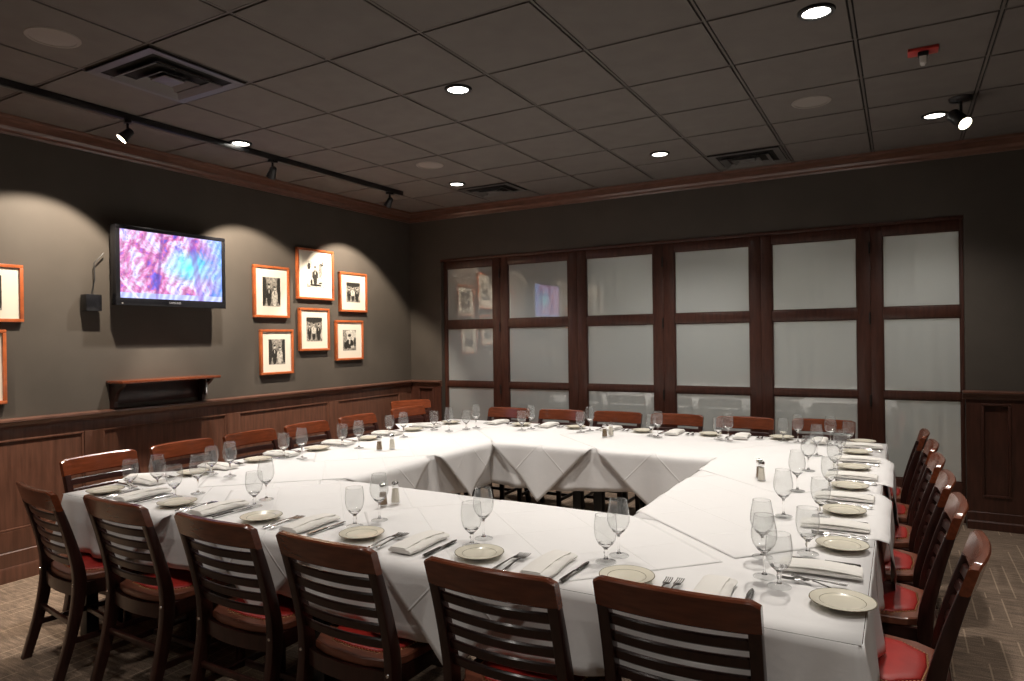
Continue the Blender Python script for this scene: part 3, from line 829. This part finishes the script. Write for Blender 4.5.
PV = {'F': [.11, .115, .12, .125, .135, .155], 'R': [.06, .10, .13, .14, .15, .16], 'B': [.20, .17, .15, .12, .08, .07], 'L': [.18, .18, .20, .20, .20, .22]}
# glasses (goblet, wine) world positions measured per setting
GL = {'F': [((-.56, -1.15), (-.53, -1.04)), ((-.04, -1.09), (-.10, -.97)), ((.63, -1.13), (.66, -1.01)), ((1.215, -1.13), (1.205, -1.03)), ((1.73, -1.07), (1.745, -.985)), ((2.29, -1.04), (2.235, -.97))],
      'R': [((2.33, -.66), (2.195, -.77)), ((2.32, -.10), (2.18, -.17)), ((2.31, .44), (2.17, .36)), ((2.29, .99), (2.16, .92)), ((2.28, 1.52), (2.15, 1.46)), ((2.30, 2.02), (2.19, 1.95))],
      'B': [((-.63, 1.60), (-.60, 1.71)), ((-.16, 1.74), (-.13, 1.85)), ((.34, 1.83), (.375, 1.94)), ((.92, 1.88), (.99, 1.83)), ((1.43, 1.91), (1.51, 1.87)), ((1.87, 2.02), (1.975, 1.98))],
      'L': [((-.92, -1.16), (-.715, -1.14)), ((-.91, -.68), (-.76, -.67)), ((-.98, -.08), (-.83, -.06)), ((-.95, .44), (-.78, .43)), ((-1.00, 1.03), (-.83, 1.00)), ((-.86, 1.45), (-.69, 1.43))]}
place = {'F': ['at the left end of the near side', 'second from left on the near side', 'third from left on the near side', 'fourth from left on the near side', 'fifth from left on the near side', 'at the right end of the near side'],
         'R': ['at the nearest place on the right side', 'at the second nearest right side place', 'at the third nearest right side place', 'at the fourth nearest right side place', 'at the fifth nearest right side place', 'at the farthest place on the right side'],
         'B': ['at the left end of the far side', 'second from left on the far side', 'third from left on the far side', 'fourth from left on the far side', 'fifth from left on the far side', 'at the right end of the far side'],
         'L': ['at the nearest place on television side', 'at the second nearest television side place', 'at the third nearest television side place', 'at the fourth nearest television side place', 'at the fifth nearest television side place', 'at the farthest place on television side']}
rnd = random.Random(3)
for s in 'FRBL':
    for i in range(6):
        p, pv, g_ = PL[s][i], PV[s][i], SG[s]; rz = ROT[s]; w = place[s][i]
        x, y = uv2w(s, p, pv); plate.put((x, y, ZT+.0006), rnd.uniform(0, 6), 'cream side plate with dark rim line, %s' % w, 'side plates')
        if s == 'R' and i == 0:
            fx = ((.125, .13, -32), (.150, .15, 6))
        else: fx = ((.128, .115, rnd.uniform(-4, 4)), (.158, .12, rnd.uniform(-4, 4)))
        for q, (fu, fv, fa) in enumerate(fx):
            x, y = uv2w(s, p+g_*fu, fv)
            fork.put((x, y, ZT+(.001 if q else 0)), rz+math.radians(fa), 'steel fork %s the plate, %s' % (('next to', 'farther from')[q], w), 'forks')
        nu = .275
        x, y = uv2w(s, p+g_*nu, .145); napkin.put((x, y, ZT), rz+math.radians(rnd.uniform(-3, 3)), 'folded white napkin, %s' % w, 'napkins')
        x, y = uv2w(s, p+g_*.375, .14); knife.put((x, y, ZT), rz+math.radians(rnd.uniform(-3, 3)), 'steel table knife beside napkin, %s' % w, 'knives')
        (gx, gy), (wx, wy) = GL[s][i]
        goblet.put((gx, gy, ZT), 0, 'short-stemmed water goblet, %s' % w, 'water goblets')
        wine.put((wx, wy, ZT), 0, 'taller wine glass, %s' % w, 'wine glasses')
pep, salt = Proto(make_shaker(True)), Proto(make_shaker(False))
SH = [((.50, -.80), (.525, -.74), 'on the near tables'), ((-.58, .42), (-.53, .50), 'on the television side table'), ((.62, 1.66), (.64, 1.74), 'on the far tables'), ((1.95, .60), (1.97, .54), 'on the right hand table')]
for (a, b, w) in SH:
    pep.put((*a, ZT), .2, 'glass pepper shaker with chrome cap %s' % w, 'pepper shakers')
    salt.put((*b, ZT), .2, 'glass salt shaker with chrome cap %s' % w, 'salt shakers')

# ------------------------------------------------------------------ television wall
tv = empty('television', (XL+.13, .04, 2.13)); tag(tv, 'flat black television showing a bright blue and pink picture on the left wall', 'television')
hw, hh = .46, .295
mb = MB()
mb.box(-.03, .035, -hw, hw, -hh, hh, .008); mb.box(-.06, -.028, -hw*.75, hw*.75, -hh*.7, hh*.7, .01)
mb.build('casing', BLACKP, tv)
mb = MB()
for (a, b, c, d) in ((-hw, hw, hh-.03, hh), (-hw, hw, -hh, -hh+.055), (-hw, -hw+.032, -hh+.055, hh-.03), (hw-.032, hw, -hh+.055, hh-.03)):
    mb.box(.034, .042, a, b, c, d, .002)
mb.build('bezel', BLACKP, tv)
mb = MB().add([(.0362, -hw+.03, -hh+.053), (.0362, hw-.03, -hh+.053), (.0362, hw-.03, hh-.028), (.0362, -hw+.03, hh-.028)], [(0, 1, 2, 3)])
sc = mb.build('screen', SCREEN, tv, smooth=0, norm=False)
uvl = sc.data.uv_layers.new(name='UVMap')
for lp, q in zip(sc.data.loops, ((0, 0), (1, 0), (1, 1), (0, 1))): uvl.data[lp.index].uv = q
tag(sc, 'glowing screen with blue, pink and white picture')
cu = bpy.data.curves.new('logo', 'FONT'); cu.body = 'SAMSUNG'; cu.size = .022; cu.align_x = 'CENTER'; cu.extrude = .0006
tmp = bpy.data.objects.new('tmp', cu); me = bpy.data.meshes.new_from_object(tmp); bpy.data.objects.remove(tmp)
me.materials.clear(); me.materials.append(LOGO)
lo = bpy.data.objects.new('logo', me); COL.objects.link(lo); lo.parent = tv
lo.location = (.0428, .0, -hh+.022); lo.rotation_euler = (PI/2, 0, PI/2)
MB().box(-.125, -.06, -.2, .2, -.12, .12, .004).build('wall_bracket', BLACK, tv)
MB().box(.04, .044, -hw+.04, -hw+.05, -hh+.012, -hh+.018).build('power_light', PH_W, tv, smooth=0)
sb = empty('cable_box', (XL, -.53, 1.86)); tag(sb, 'small black box on bracket at the lower left of the television', 'box')
MB().box(.01, .09, -.055, .055, -.07, .05, .006).build('housing', BLACKP, sb); MB().box(0, .012, -.03, .03, -.05, .04).build('bracket', BLACK, sb)
MB().tube([(.05, .0, .045), (.045, .03, .16), (.04, .03, .28), (.04, .10, .36)], .004).build('cable', BLACK, sb)
# wall shelf
sh = empty('wall_shelf', (XL, 0, 0)); tag(sh, 'polished mahogany wall shelf on dark brackets below the television', 'shelf')
MB().box(0, .215, -.41, .41, 1.258, 1.280, .005).build('shelf_board', WOOD_LIT_RAIL, sh)
for y in (-.37, .36):
    MB().loft([[(0, yy, 1.259), (.175, yy, 1.259), (.16, yy, 1.24), (.09, yy, 1.19), (.06, yy, 1.12), (.055, yy, 1.075), (0, yy, 1.075)] for yy in (y-.014, y+.014)]).build('bracket', WOOD_DARK, sh, smooth=0)
MB().box(0, .012, -.36, .35, 1.10, 1.262, .002).build('shade_board', WOOD_DARK, sh)  # dark board standing in for the shelf's shadow on the wall
MB().box(.10, .13, .33, .345, 1.12, 1.255, .003).build('metal_catch', CHROME, sh)

def picture(y0, z1, y1, z0, label, figs, pw=.42, ph=.5, mw=.022):
    cy, cz = (y0+y1)/2, (z0+z1)/2; hw, hh = (y1-y0)/2, (z1-z0)/2
    r = empty('framed_photograph', (XL, cy, cz)); tag(r, label, 'picture', 'framed photographs on the television wall')
    mb = MB()
    for (a, b, c, d) in ((-hw, hw, hh-mw, hh), (-hw, hw, -hh, -hh+mw), (-hw, -hw+mw, -hh+mw, hh-mw), (hw-mw, hw, -hh+mw, hh-mw)):
        mb.box(.004, .036, a, b, c, d, .003)
    mb.build('frame', FRAME, r)
    MB().box(.006, .022, -hw+mw*.9, hw-mw*.9, -hh+mw*.9, hh-mw*.9).build('mat_board', MATB, r, smooth=0)
    a, b = hw*pw, hh*ph
    mb = MB(); mb.box(.022, .0225, -a, a, -b, b)
    k = 0
    for (m, u, v, ru, rv) in figs:
        k += 1; mb.cur = m; x = .0226+.0002*k
        ring = []
        for q in range(14):
            an = 2*PI*q/14; yy = max(-a, min(a, (u+ru*math.cos(an))*a)); zz = max(-b, min(b, (v+rv*math.sin(an))*b)); ring.append((x, yy, zz))
        mb.add(ring, [tuple(range(14))])
    mb.build('photograph', [PH_G, PH_D, PH_W], r, smooth=0, norm=False)
def figure(u, v, w, h, coat, face=2, legs=None):
    """shoulders, torso, arms, head and hair of one standing figure in print units"""
    legs = coat if legs is None else legs
    return [(legs, u, v-h*.62, w*.55, h*.42), (coat, u, v-h*.12, w*.72, h*.36), (coat, u-w*.62, v-h*.2, w*.2, h*.30), (coat, u+w*.62, v-h*.18, w*.2, h*.28),
            (face, u+w*.05, v+h*.42, w*.30, h*.13), (1, u-w*.02, v+h*.52, w*.32, h*.085), (2 if coat == 1 else 1, u, v+h*.02, w*.12, h*.16)]
couple = [(1, -.9, .2, .35, 1.2), (1, .9, .3, .3, 1.2)] + figure(-.3, 0, .42, .95, 1) + figure(.32, -.1, .42, .85, 2, 2, 2)
group_ = [(1, 0, .85, 1.2, .3)] + figure(-.62, -.05, .32, .8, 1) + figure(-.1, .05, .36, .9, 2, 2, 1) + figure(.5, -.02, .36, .88, 1) + [(2, .85, -.5, .1, .3)]
stand = [(2, -.2, .2, 1.4, 1.2), (2, .5, -.4, .9, .9), (1, -.75, .6, .18, .25), (1, .7, .75, .25, .1)] + figure(-.05, .1, .42, .9, 1) + [(0, .55, .3, .2, .5), (1, 0, -.82, .7, .08), (1, -.5, -.6, .12, .22), (1, .55, -.65, .2, .06)]
desk = [(2, .2, .5, 1, .5), (0, -.7, .3, .3, .5), (1, 0, -.35, .62, .45), (1, -.55, -.5, .3, .35), (2, .02, .22, .24, .28), (1, 0, .46, .26, .14), (2, 0, -.2, .12, .2), (2, .45, -.65, .3, .12), (1, .8, -.2, .15, .5)]
picture(.905, 2.255, 1.315, 1.775, 'framed photograph of a couple in evening dress, top left of the group of six', couple, .5, .56)
picture(1.415, 2.47, 1.905, 1.965, 'largest framed photograph, topmost of the group of six', stand, .46, .52)
picture(1.99, 2.275, 2.405, 1.855, 'framed photograph nearest the corner, upper right of the six', group_, .5, .5)
picture(1.435, 1.88, 1.835, 1.455, 'framed photograph directly below the largest one', group_, .52, .56)
picture(1.925, 1.765, 2.335, 1.345, 'lower right framed photograph of someone seated at a desk', desk, .48, .52)
picture(.97, 1.665, 1.355, 1.245, 'lower left framed photograph of the group of six', couple, .5, .56)
picture(-1.45, 2.085, -.955, 1.705, 'upper framed photograph at the left edge, left of the television', couple, .5, .6)
picture(-1.52, 1.655, -1.06, 1.17, 'lower framed photograph at the left edge above the chair rail', group_, .5, .6)

# ------------------------------------------------------------------ ceiling fittings
def spot(name, loc, target, power, angle, blend, rad=.03, col=(1, .93, .85), parent=None):
    l = bpy.data.lights.new(name, 'SPOT'); l.energy = power; l.spot_size = math.radians(angle); l.spot_blend = blend
    l.shadow_soft_size = rad; l.color = col
    o = bpy.data.objects.new(name, l); COL.objects.link(o); o.location = loc
    d = Vector(target)-Vector(loc); o.rotation_euler = d.to_track_quat('-Z', 'Y').to_euler()
    return o
DP = 126
def make_down():
    r = empty('recessed_downlight'); tag(r, 'x', 'ceiling light')
    MB().lathe([(.062, -.012), (.078, -.012), (.082, -.004), (.082, -.001), (.058, -.001), (.060, -.006), (.062, -.012)], 32).build('trim_ring', BLACK, r, smooth=50)
    MB().lathe([(.0001, -.010), (.045, -.0095), (.061, -.006), (.061, -.004), (.0001, -.004)], 32).build('lens', LAMP, r, smooth=50)
    return r
down = Proto(make_down())
DL = [((.35, .10), 'glowing recessed downlight above the middle of the room', .82), ((2.30, .17), 'glowing recessed downlight at the top right of the ceiling', 1),
      ((.93, 2.16), 'glowing recessed downlight before the middle of the glazed doors', 1), ((-1.06, 2.14), 'glowing recessed downlight near the far left ceiling corner', 1),
      ((-1.65, .15), 'glowing recessed downlight beside the track on the left', 1.25), ((2.84, 2.23), 'glowing recessed downlight beside the black ceiling spotlight', .6)]
for (x, y), lb, p in DL:
    down.put((x, y, H), 0, lb, 'recessed downlights')
    spot('downlight_lamp', (x, y, H-.03), (x, y, 0), DP*p, 112, .8, .05)
for x, y in ((-1.3, -2.0), (.35, -2.1), (2.3, -2.1), (3.9, -1.0), (3.9, -3.6), (.35, -3.9)):
    down.put((x, y, H), 0, 'recessed downlight over the part of the room behind the camera', 'recessed downlights behind the camera')
    spot('downlight_lamp', (x, y, H-.03), (x, y, 0), DP*.30, 125, .6, .05)
for x in (.2, 1.6, 3.0):  # unseen lights added beyond the doors to brighten the frosted panes
    down.put((x, YB+1.2, H-.2), 0, 'added unseen light beyond the curtain that brightens the door panes', 'added lights beyond the doors')
    spot('downlight_lamp', (x, YB+1.2, H-.24), (x, YB+1.2, 0), 105, 150, .8, .1, (1, .96, .92))
# speakers
def make_spk():
    r = empty('ceiling_speaker'); tag(r, 'x', 'speaker')
    MB().lathe([(.10, -.006), (.115, -.006), (.119, -.001), (.10, -.001), (.10, -.006)], 36).build('rim', GRILLE, r, smooth=50)
    MB().lathe([(.0001, -.0065), (.09, -.0055), (.1, -.004), (.1, -.001), (.0001, -.001)], 36).build('grille', GRILLE, r, smooth=50)
    return r
spk = Proto(make_spk())
for (x, y), lb in (((-.93, -1.5), 'round ceiling speaker at the top left beside the square vent'), ((2.14, 1.49), 'round ceiling speaker on the right above the glazed doors'), ((-.86, 1.44), 'round ceiling speaker above the picture wall corner')):
    spk.put((x, y, H), 0, lb, 'ceiling speakers')
def vent(x0, x1, y0, y1, label, n_=3):
    cx, cy = (x0+x1)/2, (y0+y1)/2; hx, hy = (x1-x0)/2, (y1-y0)/2
    r = empty('ceiling_vent', (cx, cy, H)); tag(r, label, 'vent', 'ceiling air vents')
    MB().box(-hx, hx, -hy, hy, -.006, -.001).build('backing', GAP, r, smooth=0)
    for k in range(n_):
        a = 1-k*.30
        mb = MB(); A, B = hx*a, hy*a; wd = .035 if k == 0 else .028; dz = -.028+.0*k
        out = [(-A, -B), (A, -B), (A, B), (-A, B)]; f = (A-wd*1.5)/A; fy = (B-wd*1.5)/B
        def ring(s1, s2, z): return [(x*s1, y*s2, z) for x, y in out]
        zo, zi = (-.012, -.008) if k == 0 else (-.034, -.012)
        mb.loft([ring(1, 1, zo), ring(1, 1, zo-.003), ring(f, fy, zi-.003), ring(f, fy, zi), ring(.995, .995, zo)], caps=False)
        mb.build('louvre', GREYMETAL, r, smooth=0)
    c = .22
    MB().box(-hx*c, hx*c, -hy*c, hy*c, -.030, -.024, .003).build('centre_plate', GREYMETAL, r)
vent(-1.205, -.625, -1.205, -.625, 'large square vent with stepped louvres at the upper left')
vent(1.24, 1.80, 2.45, 2.92, 'dark vent near the crown moulding, right of centre')
vent(-1.18, -.62, 2.34, 2.74, 'dark vent near the far left corner of the ceiling')
# strobe
st = empty('alarm_strobe', (2.74, .93, H)); tag(st, 'red fire alarm strobe with clear lens on the ceiling', 'alarm')
MB().box(-.07, .07, -.045, .045, -.018, -.001, .004).build('base_plate', RED, st)
MB().box(-.025, .025, -.03, .03, -.04, -.018, .006).build('housing', BLACK, st)
MB().loft([[(a, b, -.039) for a, b in rrect(.018, .022, .006)], [(a, b, -.075) for a, b in rrect(.015, .018, .006)], [(a, b, -.085) for a, b in rrect(.008, .010, .004)]]).build('lens', CLEAR, st)
# track with heads
TX = -1.715
tr = MB().box(TX-.018, TX+.018, -3.6, 2.12, H-.045, H-.002, .003).build('lighting_track', BLACK); tag(tr, 'long black lighting track on the ceiling along the left wall', 'lighting track')
def make_head(tilt):
    r = empty('track_spotlight'); tag(r, 'x', 'spotlight')
    MB().box(-.02, .02, -.035, .035, -.02, 0, .003).build('adapter', BLACK, r)
    MB().tube([(0, 0, -.02), (0, 0, -.06)], .008).build('stem', BLACK, r)
    M = Matrix.Translation((0, 0, -.085)) @ Matrix.Rotation(tilt, 4, 'Y')
    MB().lathe([(.0001, .035), (.018, .034), (.026, .025), (.028, .0), (.034, -.03), (.038, -.055), (.034, -.055), (.028, -.035), (.0001, -.032)], 24).build('shade', BLACK, r, xf=M, smooth=45)
    MB().lathe([(.0001, -.044), (.025, -.053), (.0345, -.055), (.0345, -.052), (.0001, -.045)], 24).build('lens', LAMP_SMALL, r, xf=M, smooth=45)
    return r
TILT = math.radians(42)
head = Proto(make_head(TILT))
for y, ya, lb, rz in ((-.67, -.95, 'left track spotlight with lit lens, left of the television', 1.15), (.50, .93, 'middle track spotlight on the track, right of the television', -.35), (1.93, 2.12, 'right track spotlight at the far end of the track', -.2)):
    head.put((TX, y, H-.045), rz, lb, 'track spotlights')
    spot('track_lamp', (TX-.06, y+(ya-y)*.12, H-.21), (XL, ya, 1.50), 150, 86, .3, .012, (1, .86, .70))
head.put((TX, -2.2, H-.045), 0, 'track spotlight outside the left edge of the view', 'track spotlights')
spot('track_lamp', (TX-.06, -2.2, H-.21), (XL, -2.3, 1.50), 150, 86, .3, .012, (1, .86, .70))
# ceiling spotlight on canopy
cs = empty('ceiling_spotlight', (2.97, 1.92, H)); tag(cs, 'black adjustable spotlight hanging from a round ceiling plate', 'spotlight')
MB().lathe([(.0001, -.022), (.055, -.022), (.066, -.012), (.068, -.001), (.0001, -.001)], 28).build('canopy', BLACK, cs, smooth=45)
MB().tube([(0, 0, -.02), (0, 0, -.09), (-.01, 0, -.11)], .009).build('stem', BLACK, cs)
M = Matrix.Translation((-.02, .0, -.125)) @ Matrix.Rotation(math.radians(-34), 4, 'Y') @ Matrix.Rotation(math.radians(-38), 4, 'X')
MB().lathe([(.0001, .06), (.03, .058), (.04, .045), (.042, -.07), (.046, -.075), (.046, -.09), (.04, -.09), (.038, -.075), (.0001, -.074)], 28).build('housing', BLACK, cs, xf=M, smooth=45)
MB().lathe([(.0001, -.082), (.03, -.083), (.040, -.086), (.040, -.084), (.0001, -.078)], 28).build('lens', LAMP_SMALL, cs, xf=M, smooth=45)
hd = M @ Vector((0, 0, -.12)); ht = M @ Vector((0, 0, -1.5))
spot('spotlight_lamp', Vector(cs.location)+hd, Vector(cs.location)+ht, 60, 70, .4, .03)

# ------------------------------------------------------------------ camera
F, YAW, PIT, ROL = 677.95, .5207, -.0038, -.0139
C = Vector((2.6234, -3.2602, 1.555))
f = Vector((-math.sin(YAW)*math.cos(PIT), math.cos(YAW)*math.cos(PIT), math.sin(PIT)))
r = Vector((math.cos(YAW), math.sin(YAW), 0)); u = r.cross(f)
r2 = r*math.cos(ROL)+u*math.sin(ROL); u2 = -r*math.sin(ROL)+u*math.cos(ROL)
cam = bpy.data.cameras.new('camera'); cam.sensor_width = 36; cam.lens = F*36/1024; cam.clip_start = .05
co = bpy.data.objects.new('camera', cam); COL.objects.link(co)
m = Matrix((( r2.x, u2.x, -f.x, C.x), (r2.y, u2.y, -f.y, C.y), (r2.z, u2.z, -f.z, C.z), (0, 0, 0, 1)))
co.matrix_world = m
scene.camera = co
w = bpy.data.worlds.new('world'); scene.world = w; w.use_nodes = True
w.node_tree.nodes['Background'].inputs[0].default_value = (.02, .02, .02, 1)
scene.view_settings.view_transform = 'Standard'; scene.view_settings.look = 'None'
scene.view_settings.exposure = .18; scene.view_settings.gamma = 1; scene.view_settings.use_curve_mapping = False
scene.cycles.max_bounces = 10; scene.cycles.transparent_max_bounces = 32; scene.cycles.diffuse_bounces = 5
scene.cycles.caustics_reflective = False; scene.cycles.caustics_refractive = False
scene.cycles.sample_clamp_indirect = 4
